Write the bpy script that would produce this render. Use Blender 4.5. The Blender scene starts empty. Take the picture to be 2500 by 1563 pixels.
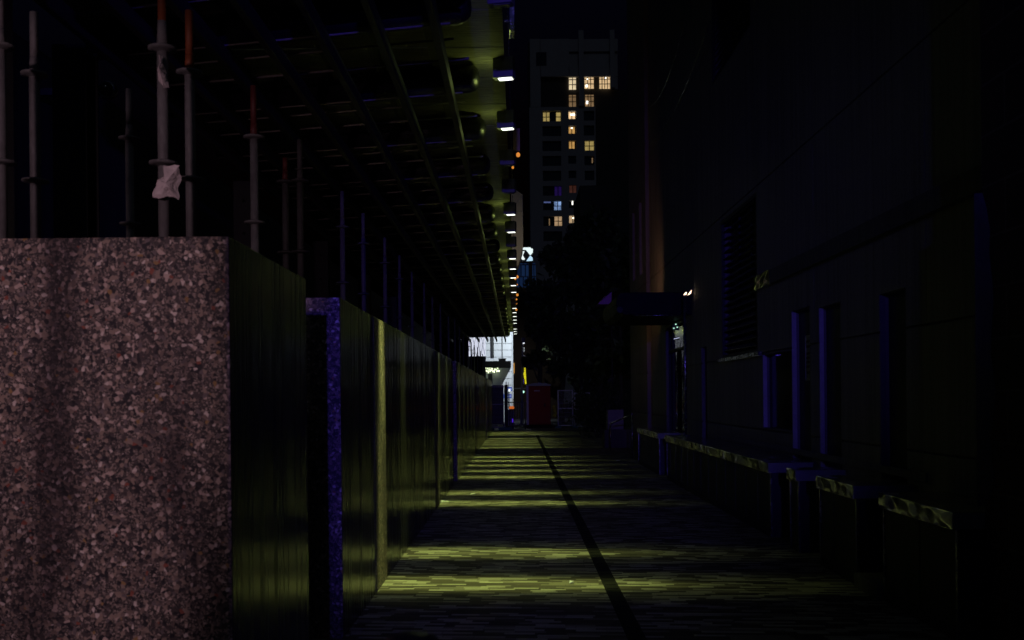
import bpy, bmesh, math, random
from mathutils import Vector, Matrix
R = math.radians
rnd = random.Random(11)
scn = bpy.context.scene
COL = scn.collection

# ------------------------------------------------------------------ camera
FPX, VX, VY, EYE, ROLL = 2500.0, 1264.0, 966.0, 1.6, R(0.6)
cd = bpy.data.cameras.new('camera')
cam = bpy.data.objects.new('camera', cd); COL.objects.link(cam)
cam.location = (0, 0, EYE)
cam.rotation_euler = (R(90), ROLL, 0)
cd.sensor_width = 36.0; cd.lens = 36.0
cd.shift_x = -(VX - 1250) / 2500.0
cd.shift_y = (VY - 781.5) / 2500.0
cd.clip_start = 0.05; cd.clip_end = 2000
cd.dof.use_dof = True; cd.dof.focus_distance = 13.0; cd.dof.aperture_fstop = 4.0
scn.camera = cam

# ------------------------------------------------------------------ sky, added faint sun, exposure
w = bpy.data.worlds.new('World'); scn.world = w; w.use_nodes = True
nt = w.node_tree; nt.nodes.clear()
wo = nt.nodes.new('ShaderNodeOutputWorld'); bg = nt.nodes.new('ShaderNodeBackground')
sky = nt.nodes.new('ShaderNodeTexSky'); sky.sky_type = 'NISHITA'; sky.sun_disc = False
sky.sun_elevation = R(-4); sky.sun_rotation = R(180); sky.air_density = 1.5; sky.ozone_density = 3
bg.inputs[1].default_value = 0.3
nt.links.new(sky.outputs[0], bg.inputs[0]); nt.links.new(bg.outputs[0], wo.inputs[0])
sl = bpy.data.lights.new('faint_fill_sun', 'SUN'); sl.energy = 0.027; sl.angle = R(12); sl.color = (0.8, 0.88, 1.0)
so = bpy.data.objects.new('faint_fill_sun', sl); COL.objects.link(so)  # faint sun added so the tower facade shows
so.rotation_euler = (R(52), 0, R(8))
vs = scn.view_settings
vs.view_transform = 'Standard'; vs.look = 'None'; vs.exposure = 0; vs.gamma = 1
scn.cycles.max_bounces = 8; scn.cycles.sample_clamp_indirect = 4
scn.cycles.use_denoising = True

# ------------------------------------------------------------------ unseen lamps by the camera, guessed and added for blue and pinkish light
def aim(o, target):
    o.rotation_euler = (Vector(target) - o.location).to_track_quat('-Z', 'Y').to_euler()
def spot(name, loc, target, power, color, size, blend=1.0, radius=0.1):
    l = bpy.data.lights.new(name, 'SPOT'); l.energy = power; l.color = color
    l.spot_size = R(size); l.spot_blend = blend; l.shadow_soft_size = radius
    o = bpy.data.objects.new(name, l); COL.objects.link(o); o.location = loc; aim(o, target); return o
spot('unseen_blue_lamp', (-0.07, -8, 3.7), (-0.40, 8, 3.3), 2400, (0.12, 0.07, 1.0), 30, 0.8, 0.08)
spot('unseen_warm_lamp', (-2.3, -0.3, 2.75), (-2.2, 4.17, 1.9), 172, (1.0, 0.63, 0.75), 29, 0.45, 0.10).scale = (1, 1.7, 1)

# ------------------------------------------------------------------ mesh helpers
class MB:
    def __init__(s): s.bm = bmesh.new()
    def box(s, x0, x1, y0, y1, z0, z1, mi=0):
        v = [s.bm.verts.new(p) for p in ((x0,y0,z0),(x1,y0,z0),(x1,y1,z0),(x0,y1,z0),(x0,y0,z1),(x1,y0,z1),(x1,y1,z1),(x0,y1,z1))]
        for f in ((3,2,1,0),(4,5,6,7),(0,1,5,4),(1,2,6,5),(2,3,7,6),(3,0,4,7)):
            s.bm.faces.new([v[i] for i in f]).material_index = mi
        return s
    def tube(s, p0, p1, r0, r1=None, n=12, caps=True):
        r1 = r0 if r1 is None else r1
        p0, p1 = Vector(p0), Vector(p1); a = (p1-p0).normalized()
        t = Vector((1,0,0)) if abs(a.x) < .8 else Vector((0,1,0))
        u = a.cross(t).normalized(); q = a.cross(u)
        A, B = [], []
        for i in range(n):
            c = 2*math.pi*i/n; d = u*math.cos(c)+q*math.sin(c)
            A.append(s.bm.verts.new(p0+d*r0)); B.append(s.bm.verts.new(p1+d*r1))
        for i in range(n):
            f = s.bm.faces.new((A[i],A[(i+1)%n],B[(i+1)%n],B[i])); f.smooth = True
        if caps:
            s.bm.faces.new(A[::-1]); s.bm.faces.new(B)
        return s
    def path(s, pts, r, n=8):
        for a, b in zip(pts, pts[1:]): s.tube(a, b, r, n=n)
        return s
    def lathe(s, prof, c=(0,0,0), n=24):
        rings = []
        for (r, z) in prof:
            rings.append([s.bm.verts.new((c[0]+max(r,1e-4)*math.cos(2*math.pi*i/n), c[1]+max(r,1e-4)*math.sin(2*math.pi*i/n), c[2]+z)) for i in range(n)])
        for a, b in zip(rings, rings[1:]):
            for i in range(n):
                f = s.bm.faces.new((a[i],a[(i+1)%n],b[(i+1)%n],b[i])); f.smooth = True
        s.bm.faces.new(rings[0][::-1]); s.bm.faces.new(rings[-1]); return s
    def prism(s, pts, vec, mi=0):
        vec = Vector(vec)
        a = [s.bm.verts.new(Vector(p)) for p in pts]; b = [s.bm.verts.new(Vector(p)+vec) for p in pts]
        n = len(a); s.bm.faces.new(a).material_index = mi; s.bm.faces.new(b[::-1]).material_index = mi
        for i in range(n): s.bm.faces.new((a[i],b[i],b[(i+1)%n],a[(i+1)%n])).material_index = mi
        return s
    def quad(s, pts):
        s.bm.faces.new([s.bm.verts.new(p) for p in pts]); return s
    def build(s, name, mats, parent=None, bevel=0, loc=None):
        bmesh.ops.recalc_face_normals(s.bm, faces=s.bm.faces)
        me = bpy.data.meshes.new(name); s.bm.to_mesh(me); s.bm.free()
        for m in (mats if isinstance(mats, (list, tuple)) else [mats]): me.materials.append(m)
        o = bpy.data.objects.new(name, me); COL.objects.link(o)
        if parent: o.parent = parent
        if loc: o.location = loc
        if bevel:
            b = o.modifiers.new('edges', 'BEVEL'); b.width = bevel; b.segments = 2; b.limit_method = 'ANGLE'; b.angle_limit = R(40)
        return o
def thing(name, label, cat, loc=(0,0,0), group=None, rz=0):
    o = bpy.data.objects.new(name, None); COL.objects.link(o); o.location = loc; o.rotation_euler = (0,0,rz)
    o.empty_display_size = .2
    return tag(o, label, cat, group)
def tag(o, label, cat, group=None):
    o['label'] = label; o['category'] = cat
    if group: o['group'] = group
    return o
def kind(o, k='structure'): o['kind'] = k; return o
def at(px, py, d):
    """the point of the scene seen at photo pixel (px, py), d metres down the alley"""
    u, v = px - VX, VY - py
    c, s = math.cos(ROLL), math.sin(ROLL)
    return Vector(((u*c + v*s)*d/FPX, d, EYE + (-u*s + v*c)*d/FPX))
def copy_tree(o, parent=None):
    c = o.copy(); COL.objects.link(c)
    if parent: c.parent = parent
    for ch in list(o.children): copy_tree(ch, c)
    return c
ORD = ['first','second','third','fourth','fifth','sixth','seventh','eighth','ninth','tenth','eleventh','twelfth','thirteenth','fourteenth','fifteenth','sixteenth','seventeenth']

# ------------------------------------------------------------------ materials
class NT:
    def __init__(s, name):
        s.m = bpy.data.materials.new(name); s.m.use_nodes = True; s.t = s.m.node_tree
        s.b = s.t.nodes['Principled BSDF']; s.L = s.t.links.new
    def n(s, typ, **kw):
        x = s.t.nodes.new('ShaderNode'+typ)
        for k, v in kw.items():
            if k == 'i':
                for a, b in v.items(): x.inputs[a].default_value = b
            else: setattr(x, k, v)
        return x
    def math(s, op, a, b=None):
        x = s.n('Math', operation=op)
        for i, q in enumerate((a, b)):
            if q is None: continue
            if isinstance(q, (int, float)): x.inputs[i].default_value = q
            else: s.L(q, x.inputs[i])
        return x.outputs[0]
    def ramp(s, fac, stops, interp='LINEAR'):
        r = s.n('ValToRGB'); r.color_ramp.interpolation = interp
        e = r.color_ramp.elements
        while len(e) < len(stops): e.new(0.5)
        for el, (p, c) in zip(e, stops):
            el.position = p; el.color = (*c, 1) if len(c) == 3 else c
        s.L(fac, r.inputs[0]); return r.outputs[0]
    def coords(s, scale=(1,1,1), rot=(0,0,0), world=False):
        if world:
            g = s.n('NewGeometry'); o = g.outputs['Position']
        else:
            o = s.n('TexCoord').outputs['Object']
        mp = s.n('Mapping'); mp.inputs['Scale'].default_value = scale; mp.inputs['Rotation'].default_value = rot
        s.L(o, mp.inputs[0]); return mp.outputs[0]
    def noise(s, vec, scale, detail=4, rough=.55):
        x = s.n('TexNoise', i={'Scale': scale, 'Detail': detail, 'Roughness': rough}); s.L(vec, x.inputs['Vector']); return x.outputs['Fac']
    def bump(s, h, strength=.3, dist=.01):
        x = s.n('Bump', i={'Strength': strength, 'Distance': dist}); s.L(h, x.inputs['Height']); s.L(x.outputs[0], s.b.inputs['Normal'])
def sc(c, k): return tuple(min(1, q*k) for q in c)
def M(name, col, rough=.6, metal=0, var=.25, scale=6, stretch=(1,1,1), bump=.15, bdist=.004, spec=.5):
    t = NT(name); v = t.coords(stretch)
    a = t.noise(v, scale, 6); b = t.noise(v, scale*7, 3)
    f = t.math('ADD', t.math('MULTIPLY', a, .65), t.math('MULTIPLY', b, .35))
    t.L(t.ramp(f, [(.3, sc(col, 1-var)), (.7, sc(col, 1+var))]), t.b.inputs['Base Color'])
    rr = t.n('MapRange', i={1: .3, 2: .7, 3: max(.03, rough-.1), 4: min(1, rough+.1)}); t.L(a, rr.inputs[0]); t.L(rr.outputs[0], t.b.inputs['Roughness'])
    t.b.inputs['Metallic'].default_value = metal; t.b.inputs['Specular IOR Level'].default_value = spec
    if bump: t.bump(b, bump, bdist)
    return t.m
def glow(name, col, k, var=0, scale=4, stretch=(1,1,1)):
    t = NT(name); t.b.inputs['Base Color'].default_value = (*sc(col, .5), 1)
    t.b.inputs['Emission Strength'].default_value = k; t.b.inputs['Emission Color'].default_value = (*col, 1)
    if var:
        f = t.noise(t.coords(stretch), scale, 3)
        t.L(t.ramp(f, [(.35, sc(col, 1-var)), (.65, col)]), t.b.inputs['Emission Color'])
    return t.m

def aggregate():
    t = NT('exposed_aggregate'); v = t.coords()
    v1 = t.n('TexVoronoi', i={'Scale': 64.0, 'Randomness': 1.0}); t.L(v, v1.inputs['Vector'])
    sp = t.n('SeparateColor'); t.L(v1.outputs['Color'], sp.inputs[0])
    chips = t.ramp(sp.outputs[0], [(0,(.022,.02,.026)),(.26,(.075,.06,.06)),(.44,(.22,.165,.14)),(.58,(.34,.26,.21)),(.74,(.17,.14,.14)),(.83,(.58,.46,.40)),(.93,(.76,.66,.60)),(.972,(.30,.09,.06)),(.988,(.36,.22,.09))], 'CONSTANT')
    v2 = t.n('TexVoronoi', i={'Scale': 165.0}); t.L(v, v2.inputs['Vector'])
    s2 = t.n('SeparateColor'); t.L(v2.outputs['Color'], s2.inputs[0])
    fine = t.ramp(s2.outputs[1], [(0,(.05,.045,.045)),(.5,(.18,.14,.125)),(.8,(.36,.29,.25))], 'CONSTANT')
    mx = t.n('Mix', data_type='RGBA'); t.L(t.math('GREATER_THAN', sp.outputs[1], .55), mx.inputs[0]); t.L(chips, mx.inputs[6]); t.L(fine, mx.inputs[7])
    st = t.noise(t.coords((2.2, 1, .35)), 1.6, 4)                # dark streaks painted in to stand for a shadow band
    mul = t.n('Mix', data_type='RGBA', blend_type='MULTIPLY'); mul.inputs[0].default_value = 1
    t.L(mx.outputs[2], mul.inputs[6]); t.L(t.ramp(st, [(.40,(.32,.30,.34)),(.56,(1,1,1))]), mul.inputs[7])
    t.L(mul.outputs[2], t.b.inputs['Base Color']); t.b.inputs['Roughness'].default_value = .7
    t.bump(v1.outputs['Distance'], .5, .006); return t.m
def honed():
    t = NT('honed_stone'); v = t.coords()
    v1 = t.n('TexVoronoi', i={'Scale': 95.0}); t.L(v, v1.inputs['Vector'])
    s1 = t.n('SeparateColor'); t.L(v1.outputs['Color'], s1.inputs[0])
    base = t.ramp(s1.outputs[0], [(0,(.011,.011,.0105)),(.4,(.019,.0185,.017)),(.75,(.03,.029,.026)),(.93,(.075,.072,.063))], 'CONSTANT')
    lines = t.noise(t.coords((1, 9, .12)), 2.2, 7, .75)
    mul = t.n('Mix', data_type='RGBA', blend_type='MULTIPLY'); mul.inputs[0].default_value = 1
    t.L(base, mul.inputs[6]); t.L(t.ramp(lines, [(.33,(.25,.25,.25)),(.41,(.85,.85,.85)),(.62,(1.1,1.1,1.08))]), mul.inputs[7])
    t.L(mul.outputs[2], t.b.inputs['Base Color'])
    t.L(t.ramp(lines, [(.34,(.5,)*3),(.5,(.22,)*3)]), t.b.inputs['Roughness'])
    t.bump(lines, .25, .006); return t.m
def paving():
    t = NT('strip_paving'); v = t.coords(rot=(0, 0, R(5)))
    sx = t.n('SeparateXYZ'); t.L(v, sx.inputs[0]); X, Y = sx.outputs[0], sx.outputs[1]
    row = t.math('FLOOR', t.math('DIVIDE', Y, .052))
    fy = t.math('FRACT', t.math('DIVIDE', Y, .052))
    wn = t.n('TexWhiteNoise', noise_dimensions='1D'); t.L(row, wn.inputs['W'])
    xs = t.math('ADD', t.math('DIVIDE', X, .21), t.math('MULTIPLY', wn.outputs['Value'], 37.0))
    cell = t.math('FLOOR', xs); fx = t.math('FRACT', xs)
    cb = t.n('CombineXYZ'); t.L(cell, cb.inputs[0]); t.L(row, cb.inputs[1])
    w2 = t.n('TexWhiteNoise', noise_dimensions='3D'); t.L(cb.outputs[0], w2.inputs['Vector'])
    col = t.ramp(w2.outputs['Value'], [(0,(.062,.05,.04)),(.34,(.10,.082,.062)),(.50,(.22,.20,.155)),(.66,(.40,.38,.30)),(.9,(.47,.45,.36))], 'CONSTANT')
    dirt = t.noise(t.coords(), 1.3, 8, .7); spk = t.noise(t.coords(), 220, 2)
    mul = t.n('Mix', data_type='RGBA', blend_type='MULTIPLY'); mul.inputs[0].default_value = 1
    t.L(col, mul.inputs[6])
    t.L(t.ramp(t.math('ADD', t.math('MULTIPLY', dirt, .6), t.math('MULTIPLY', spk, .4)), [(.36,(.62,.60,.58)),(.60,(1.08,1.08,1.05))]), mul.inputs[7])
    j = t.math('MAXIMUM', t.math('LESS_THAN', fy, .07), t.math('LESS_THAN', fx, .014))
    mj = t.n('Mix', data_type='RGBA'); t.L(j, mj.inputs[0]); t.L(mul.outputs[2], mj.inputs[6]); mj.inputs[7].default_value = (.035,.032,.028,1)
    t.L(mj.outputs[2], t.b.inputs['Base Color'])
    t.L(t.ramp(dirt, [(.3,(.55,)*3),(.7,(.82,)*3)]), t.b.inputs['Roughness'])
    h = t.math('ADD', t.math('SUBTRACT', 1.0, j), t.math('MULTIPLY', spk, .3))
    t.bump(h, .5, .004); return t.m
def board_concrete(name, col):
    t = NT(name)
    st = t.noise(t.coords((1, 7, .18)), 1.5, 8, .7); g = t.noise(t.coords(), 30, 6, .65); big = t.noise(t.coords(), .45, 3)
    f = t.math('ADD', t.math('MULTIPLY', st, .55), t.math('ADD', t.math('MULTIPLY', g, .25), t.math('MULTIPLY', big, .2)))
    t.L(t.ramp(f, [(.36, sc(col,.45)), (.50, col), (.64, sc(col,1.35))]), t.b.inputs['Base Color'])
    t.b.inputs['Roughness'].default_value = .8; t.bump(t.math('ADD', st, t.math('MULTIPLY', g, .4)), .45, .012); return t.m
def plywood():
    t = NT('plywood'); v = t.coords((1.2, 16, 1))
    a = t.n('TexWave', wave_type='BANDS', bands_direction='Y', i={'Scale': 1.1, 'Distortion': 9.0, 'Detail': 4.0, 'Detail Scale': 1.2}); t.L(v, a.inputs['Vector'])
    b = t.noise(v, 3, 8, .7)
    f = t.math('ADD', t.math('MULTIPLY', a.outputs['Fac'], .5), t.math('MULTIPLY', b, .5))
    t.L(t.ramp(f, [(.25,(.13,.12,.08)),(.5,(.32,.31,.20)),(.75,(.44,.42,.28))]), t.b.inputs['Base Color'])
    t.b.inputs['Roughness'].default_value = .7; t.bump(f, .9, .02); return t.m
def blockwork():
    t = NT('stone_blockwork'); v = t.coords()
    s = t.n('SeparateXYZ'); t.L(v, s.inputs[0]); cb = t.n('CombineXYZ')
    t.L(t.math('ADD', s.outputs[1], s.outputs[0]), cb.inputs[0]); t.L(s.outputs[2], cb.inputs[1])
    b = t.n('TexBrick', i={'Scale': 1.0, 'Brick Width': .62, 'Row Height': .32, 'Mortar Size': .008, 'Color1': (.05,.022,.018,1), 'Color2': (.032,.016,.014,1), 'Mortar': (.10,.08,.07,1)})
    t.L(cb.outputs[0], b.inputs['Vector'])
    g = t.noise(v, 14, 7, .7)
    mul = t.n('Mix', data_type='RGBA', blend_type='MULTIPLY'); mul.inputs[0].default_value = 1
    t.L(b.outputs['Color'], mul.inputs[6]); t.L(t.ramp(g, [(.3,(.6,.6,.6)),(.7,(1.3,1.3,1.3))]), mul.inputs[7]); t.L(mul.outputs[2], t.b.inputs['Base Color'])
    t.b.inputs['Roughness'].default_value = .85
    t.bump(t.math('ADD', g, t.math('MULTIPLY', b.outputs['Fac'], -1.0)), .5, .01); return t.m
def brushed(name, col, rough):
    t = NT(name); t.b.inputs['Metallic'].default_value = 1; t.b.inputs['Roughness'].default_value = rough
    a = t.noise(t.coords((1, 1, 2.0)), 2.6, 1, .5); b = t.n('TexVoronoi', feature='SMOOTH_F1', i={'Scale': 3.2, 'Smoothness': 1.0}); t.L(t.coords(), b.inputs['Vector'])
    t.L(t.ramp(a, [(.3, sc(col,.75)), (.7, col)]), t.b.inputs['Base Color'])
    c = t.noise(t.coords(), 4.5, 0, .5); t.bump(t.math('ADD', a, t.math('MULTIPLY', c, .35)), 1.0, .09); return t.m
def leafm(name, a, b):
    t = NT(name); g = t.n('NewGeometry')
    t.L(t.ramp(g.outputs['Random Per Island'], [(0, a), (1, b)]), t.b.inputs['Base Color']); t.b.inputs['Roughness'].default_value = .55; return t.m

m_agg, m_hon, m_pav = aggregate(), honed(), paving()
m_conc = board_concrete('board_marked_concrete', (.165,.155,.138)); m_jamb = M('lit_jamb_tone', (.40,.40,.40), .6); m_endp = M('blue_catch_grey', (.20,.20,.20), .6); m_jambd = M('shaded_jamb_tone', (.10,.10,.10), .6); m_concd = board_concrete('dark_concrete', (.07,.068,.065))
m_ply, m_blk = plywood(), blockwork()
m_ledge = brushed('brushed_steel', (.78,.78,.74), .2)
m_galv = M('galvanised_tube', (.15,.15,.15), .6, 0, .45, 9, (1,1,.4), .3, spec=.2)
m_galvd = M('shaded_tube', (.06,.06,.06), .65, 0, .45, 9, (1,1,.4), .3, spec=.15)
m_orange = M('orange_painted_steel', (.24,.062,.022), .6, 0, .3, 12)
m_red = M('red_painted_steel', (.085,.014,.012), .6, 0, .3, 12)
m_steel = M('dark_painted_steel', (.035,.035,.042), .6, 0, .3, 5, (1,1,.3), spec=.2); m_rail = M('dull_rail', (.22,.20,.18), .6, 0, .3, 5, spec=.2)
m_pale = M('pale_column_paint', (.16,.145,.15), .55, 0, .2, 4, (1,1,.3))
m_black = M('black_rubber_sheet', (.010,.010,.012), .38, 0, .4, 4, bump=.4, bdist=.02)
m_beam = M('timber_beam', (.065,.060,.044), .55, 0, .35, 5, (4,.5,4), .3)
m_box = M('grey_box_paint', (.15,.15,.16), .6, 0, .15, 8)
m_asph = M('asphalt', (.045,.045,.045), .85, 0, .3, 3, bump=.4)
m_drain = M('cast_iron', (.016,.016,.015), .8, 0, .3, 12, spec=.1)
m_dark = M('dark_fascia', (.025,.026,.025), .55, 0, .3, 6, (1,1,.3))
m_glassd = M('dark_glass', (.008,.008,.010), .08, 0, .2, 2, bump=.03)
m_trim = M('steel_trim', (.30,.30,.30), .25, .9, .2, 14)
m_slat = M('louvre_metal', (.30,.30,.31), .32, .8, .25, 5, (1,2,1), .25, .01)
m_rag = M('pale_plastic_film', (.62,.55,.54), .5, 0, .25, 18, bump=.4)
m_void = M('matt_black_paint', (.004,.004,.004), .95, spec=.02); m_white = M('white_render', (.74,.76,.78), .7, 0, .06, 2)
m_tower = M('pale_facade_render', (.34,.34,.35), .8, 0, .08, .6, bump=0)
m_towerd = M('dark_facade', (.035,.035,.04), .8, 0, .2, .6, bump=0)  # plain dark facade colour
m_leaf = leafm('foliage', (.018,.032,.010), (.06,.085,.03)); m_bark = M('bark', (.05,.04,.03), .9, 0, .4, 9, (1,1,.3), .6, .02)
m_redp = M('red_plastic', (.30,.02,.008), .7, 0, .12, 3); m_lilac = M('lilac_plastic', (.62,.52,.72), .5, 0, .12, 3)
m_roofp = M('pale_roof_plastic', (.34,.36,.32), .5, 0, .1, 3)
m_wavy = M('wavy_strip_grey', (.085,.085,.095), .8, 0, .25, 10, bump=.5, bdist=.01)

# ------------------------------------------------------------------ ground
kind(MB().box(-420, 420, -60, 900, -.3, 0).build('ground', m_asph))
kind(MB().box(-6, 9, -14, 50.5, -.05, .004).build('paving', m_pav))
dr = MB()
dr.box(.70, .822, 5.7, 41, -.02, .008)
for i in range(200):
    y = 5.75 + i*.176; dr.box(.715, .807, y, y+.11, .0081, .0115)
tag(dr.build('drain_channel', m_drain), 'long dark slotted drain channel running down the pale striped paving', 'drain')

# ------------------------------------------------------------------ granite walls on the left
XW, ZW = -1.17, 2.262
wall_labels = {1: 'speckled granite wall block in the near left corner, lit pinkish on its end',
               2: 'long dark granite wall with a blue lit end just beyond the near block',
               3: 'granite wall beginning at the narrow blue strip halfway down the alley',
               4: 'granite wall fourth along the left side, beyond the second narrow gap',
               5: 'farthest granite wall on the left, ending at the mesh barrier'}
for i, (y0, y1, dx) in enumerate(((-1.2, -.42, .432), (4.17, 5.69, 0), (6.77, 18.3, 0), (19.2, 27.6, .02), (28.5, 37.3, .0), (38.1, 46.0, .02))):  # first one is unseen, added to block the blue lamp
    mb = MB(); mb.box(-1.5 if i == 0 else -3.55, XW+dx, y0, y1, 0, ZW+(1.6 if i == 0 else 0))
    for f in mb.bm.faces:
        f.normal_update()
        if abs(f.normal.x) > .5: f.material_index = 1
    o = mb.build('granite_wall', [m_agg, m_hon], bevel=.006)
    tag(o, wall_labels.get(i, 'unseen stone pier added beside the camera to keep blue light off the near block'), 'wall', 'granite walls along the left of the alley')
# rough pilaster strips in the long wall
for y, lab in ((8.32, 'rough speckled stone pilaster catching the nearest lamp on the long dark wall'), (14.4, 'rough stone pilaster farther along the long dark wall, faintly lit')):
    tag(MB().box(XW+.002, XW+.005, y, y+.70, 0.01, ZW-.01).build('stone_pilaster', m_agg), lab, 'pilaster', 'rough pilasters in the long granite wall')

# ------------------------------------------------------------------ building behind the scaffold, steel columns, bulkhead lamp
lb = thing('site_building', 'dark building shell standing behind the scaffold posts on the left', 'building', (-4.2, 20, 0))
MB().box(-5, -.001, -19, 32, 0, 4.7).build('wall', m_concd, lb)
for k, y in enumerate((7.0, 11.4, 15.8, 20.2, 24.6)):
    c = MB().box(-.115, .115, -.10, -.085, 0, 4.0).box(-.115, .115, .085, .10, 0, 4.0).box(-.012, .012, -.085, .085, 0, 4.0)
    o = thing('steel_column', ['broad dark steel column with bolt holes behind the near scaffold posts', 'dark steel column faintly lit blue, second from the near end', 'third dark steel column along the site building', 'fourth dark steel column, in the gloom behind the walls', 'farthest dark steel column of the site building'][k], 'column', (-3.0, y, 0), 'steel columns of the site building')
    c.build('shaft', m_steel, o)
    for z in (3.05, 3.42, 3.78):
        MB().tube((.0, -.112, z), (.0, -.1005, z), .018, n=8).build('bolt', m_drain, o)
o = thing('pale_column', 'pale square column at the left edge above the granite block', 'column', (-2.87, 5.6, 0))
MB().box(-.12, .09, -.09, .09, 0, 4.1).build('shaft', m_pale, o, bevel=.01)
MB().box(-.14, .11, -.11, .11, 0.0, .02).build('base_plate', m_pale, o)
p = at(265, 222, 8.9)
o = thing('bulkhead_lamp', 'small round unlit bulkhead lamp on the dark site wall', 'lamp', p)
MB().lathe([(.085,0),(.085,.03),(.07,.05)], n=20).build('ring', m_trim, o).rotation_euler = (R(90), 0, 0)
MB().lathe([(.068,.045),(.06,.08),(.03,.105),(0,.11)], n=20).build('lens', m_glassd, o).rotation_euler = (R(90), 0, 0)
MB().box(-.75, .0, .0, .05, -.03, .03).build('bracket', m_steel, o)

# ------------------------------------------------------------------ scaffold standards
def standard(x, y, z0, ztop, paint, label, thick=.0242):
    zp = 3.25 if 'rags' in label else 3.135
    gm = m_galv if y < 7.2 else m_galvd  # far posts get a darker copy, shade put into the colour
    o = thing('scaffold_post', label, 'scaffold post', (x, y, z0), 'scaffold standards behind the granite walls')
    tb = MB().tube((0,0,0), (0,0,3.15-z0 if zp > 3.2 else zp-z0), thick)
    if zp > 3.2: tb.tube((0,0,3.15-z0), (0,0,zp-z0), thick*.98, thick*.80)
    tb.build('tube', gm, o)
    sp = MB()
    if zp < 3.2: sp.tube((0,0,zp-z0),(0,0,3.21-z0), thick*.98, thick*.80)
    if ztop > 3.22: sp.tube((0,0,max(zp,3.21)-z0), (0,0,ztop-z0), thick*.78)
    sp.build('spigot', paint or gm, o)
    for z in (2.63, 3.13, 2.13, 1.63):
        if z < z0+.1: continue
        MB().lathe([(.026,-.014),(.040,-.006),(.061,-.005),(.061,.005),(.040,.006),(.026,.014)], (0,0,z-z0), 20).build('rosette', gm, o)
    return o
tops = [(-2.22, 4.42, ZW, 3.6, None, 'bright scaffold post at the very left edge of the frame'),
 (-2.25, 4.80, ZW, 3.42, None, 'grey scaffold post second from the left edge above the block'),
 (-1.535, 4.47, ZW, 3.62, m_orange, 'thick scaffold post wrapped with two pale plastic rags'),
 (-1.522, 4.80, ZW, 3.42, m_orange, 'scaffold post with a bright orange top right of the ragged one'),
 (-2.26, 6.0, 0, 3.42, None, 'bluish scaffold post standing far back, left of the ragged one'),
 (-1.53, 6.0, 0, 3.43, m_red, 'scaffold post with a dark red top in the gap past the block'),
 (-1.52, 7.22, ZW, 3.42, None, 'bluish scaffold post above the blue lit wall end'),
 (-1.63, 7.25, ZW, 3.30, m_red, 'short red capped scaffold post beside the blue lit wall end'),
 (-1.56, 9.2, ZW, 3.45, None, 'scaffold post catching light above the bright stone pilaster')]
for i, a in enumerate(tops): standard(*a)
y = 10.2
k = 0
while y < 46:
    standard(-1.52 + rnd.uniform(-.02, .02), y, ZW if not (18.2 < y < 19.3 or 27.5 < y < 28.6 or 37.2 < y < 38.2) else 0, 3.42 + rnd.uniform(-.05, .06), None,
             '%s scaffold post along the wall past the one above the pilaster' % ORD[k] if k < 17 else 'distant scaffold post number %d along the wall' % (k+1))
    k += 1; y += 1.42 + .35*k/4

def rag(name, pts, d, label, parent_x=None):
    mb = MB(); P = [at(px, py, d + rnd.uniform(-.015, .015)) for px, py in pts]
    n = len(P); c = sum(P, Vector())/n; c.y -= .035
    vc = mb.bm.verts.new(c); vs_ = [mb.bm.verts.new(q) for q in P]
    for i in range(n): mb.bm.faces.new((vc, vs_[i], vs_[(i+1)%n]))
    o = mb.build(name, m_rag)
    s = o.modifiers.new('thick', 'SOLIDIFY'); s.thickness = .004
    s2 = o.modifiers.new('sub', 'SUBSURF'); s2.levels = 2; s2.render_levels = 2; s2.subdivision_type = 'SIMPLE'
    tx = bpy.data.textures.new('crumple', 'CLOUDS'); tx.noise_scale = .035
    dm = o.modifiers.new('crumple', 'DISPLACE'); dm.texture = tx; dm.strength = .022
    tag(o, label, 'rag', 'plastic rags tied to the scaffold')
rag('plastic_rag', [(400,405),(437,406),(440,432),(434,460),(436,488),(425,480),(405,478),(375,482),(380,460),(384,440),(402,432)], 4.42, 'crumpled pale plastic rag hanging low on the thick scaffold post')
rag('plastic_rag', [(388,136),(394,138),(396,160),(404,178),(412,214),(400,216),(392,195),(387,172),(391,152)], 4.42, 'narrow twisted pale rag tied higher on the thick scaffold post')

# ------------------------------------------------------------------ canopy over the scaffold
S = 1.635
cn = thing('walkway_canopy', 'long dark timber canopy over the left side with bare beams beneath', 'canopy', (0, 0, 0))
N0, N1 = 3, 28
Yk = lambda i: (i + .32) * S
for i in range(N0, N1):
    MB().box(-3.3, -.085, Yk(i)+.012-.3, Yk(i)+S*.5-.01-.3, 4.462, 4.48).build('deck_board', m_ply, cn)
    MB().box(-3.3, -.085, Yk(i)+S*.5-.3+.004, Yk(i)+S-.012-.3, 4.461, 4.479).build('deck_board', m_ply, cn)
for x in (-.535, -.935, -1.345, -1.75, -2.15, -2.55, -2.95):
    MB().box(x-.026, x+.026, 5.0, 47.2+rnd.uniform(-.3,.3), 4.075, 4.195).build('beam', m_beam, cn, bevel=.006)
MB().tube((-.045, 5.0, 4.56), (-.045, 22, 4.56), .004, n=8).build('edge_cable', m_trim, cn)
for x in (-.66, -1.15, -1.55, -1.95, -2.35, -2.75):
    MB().box(x-.03, x+.03, 5.0, 46.0, 4.392, 4.4605).build('joist', m_beam, cn)
sk = math.atan(.24)
g0 = None; r0 = None
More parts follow.
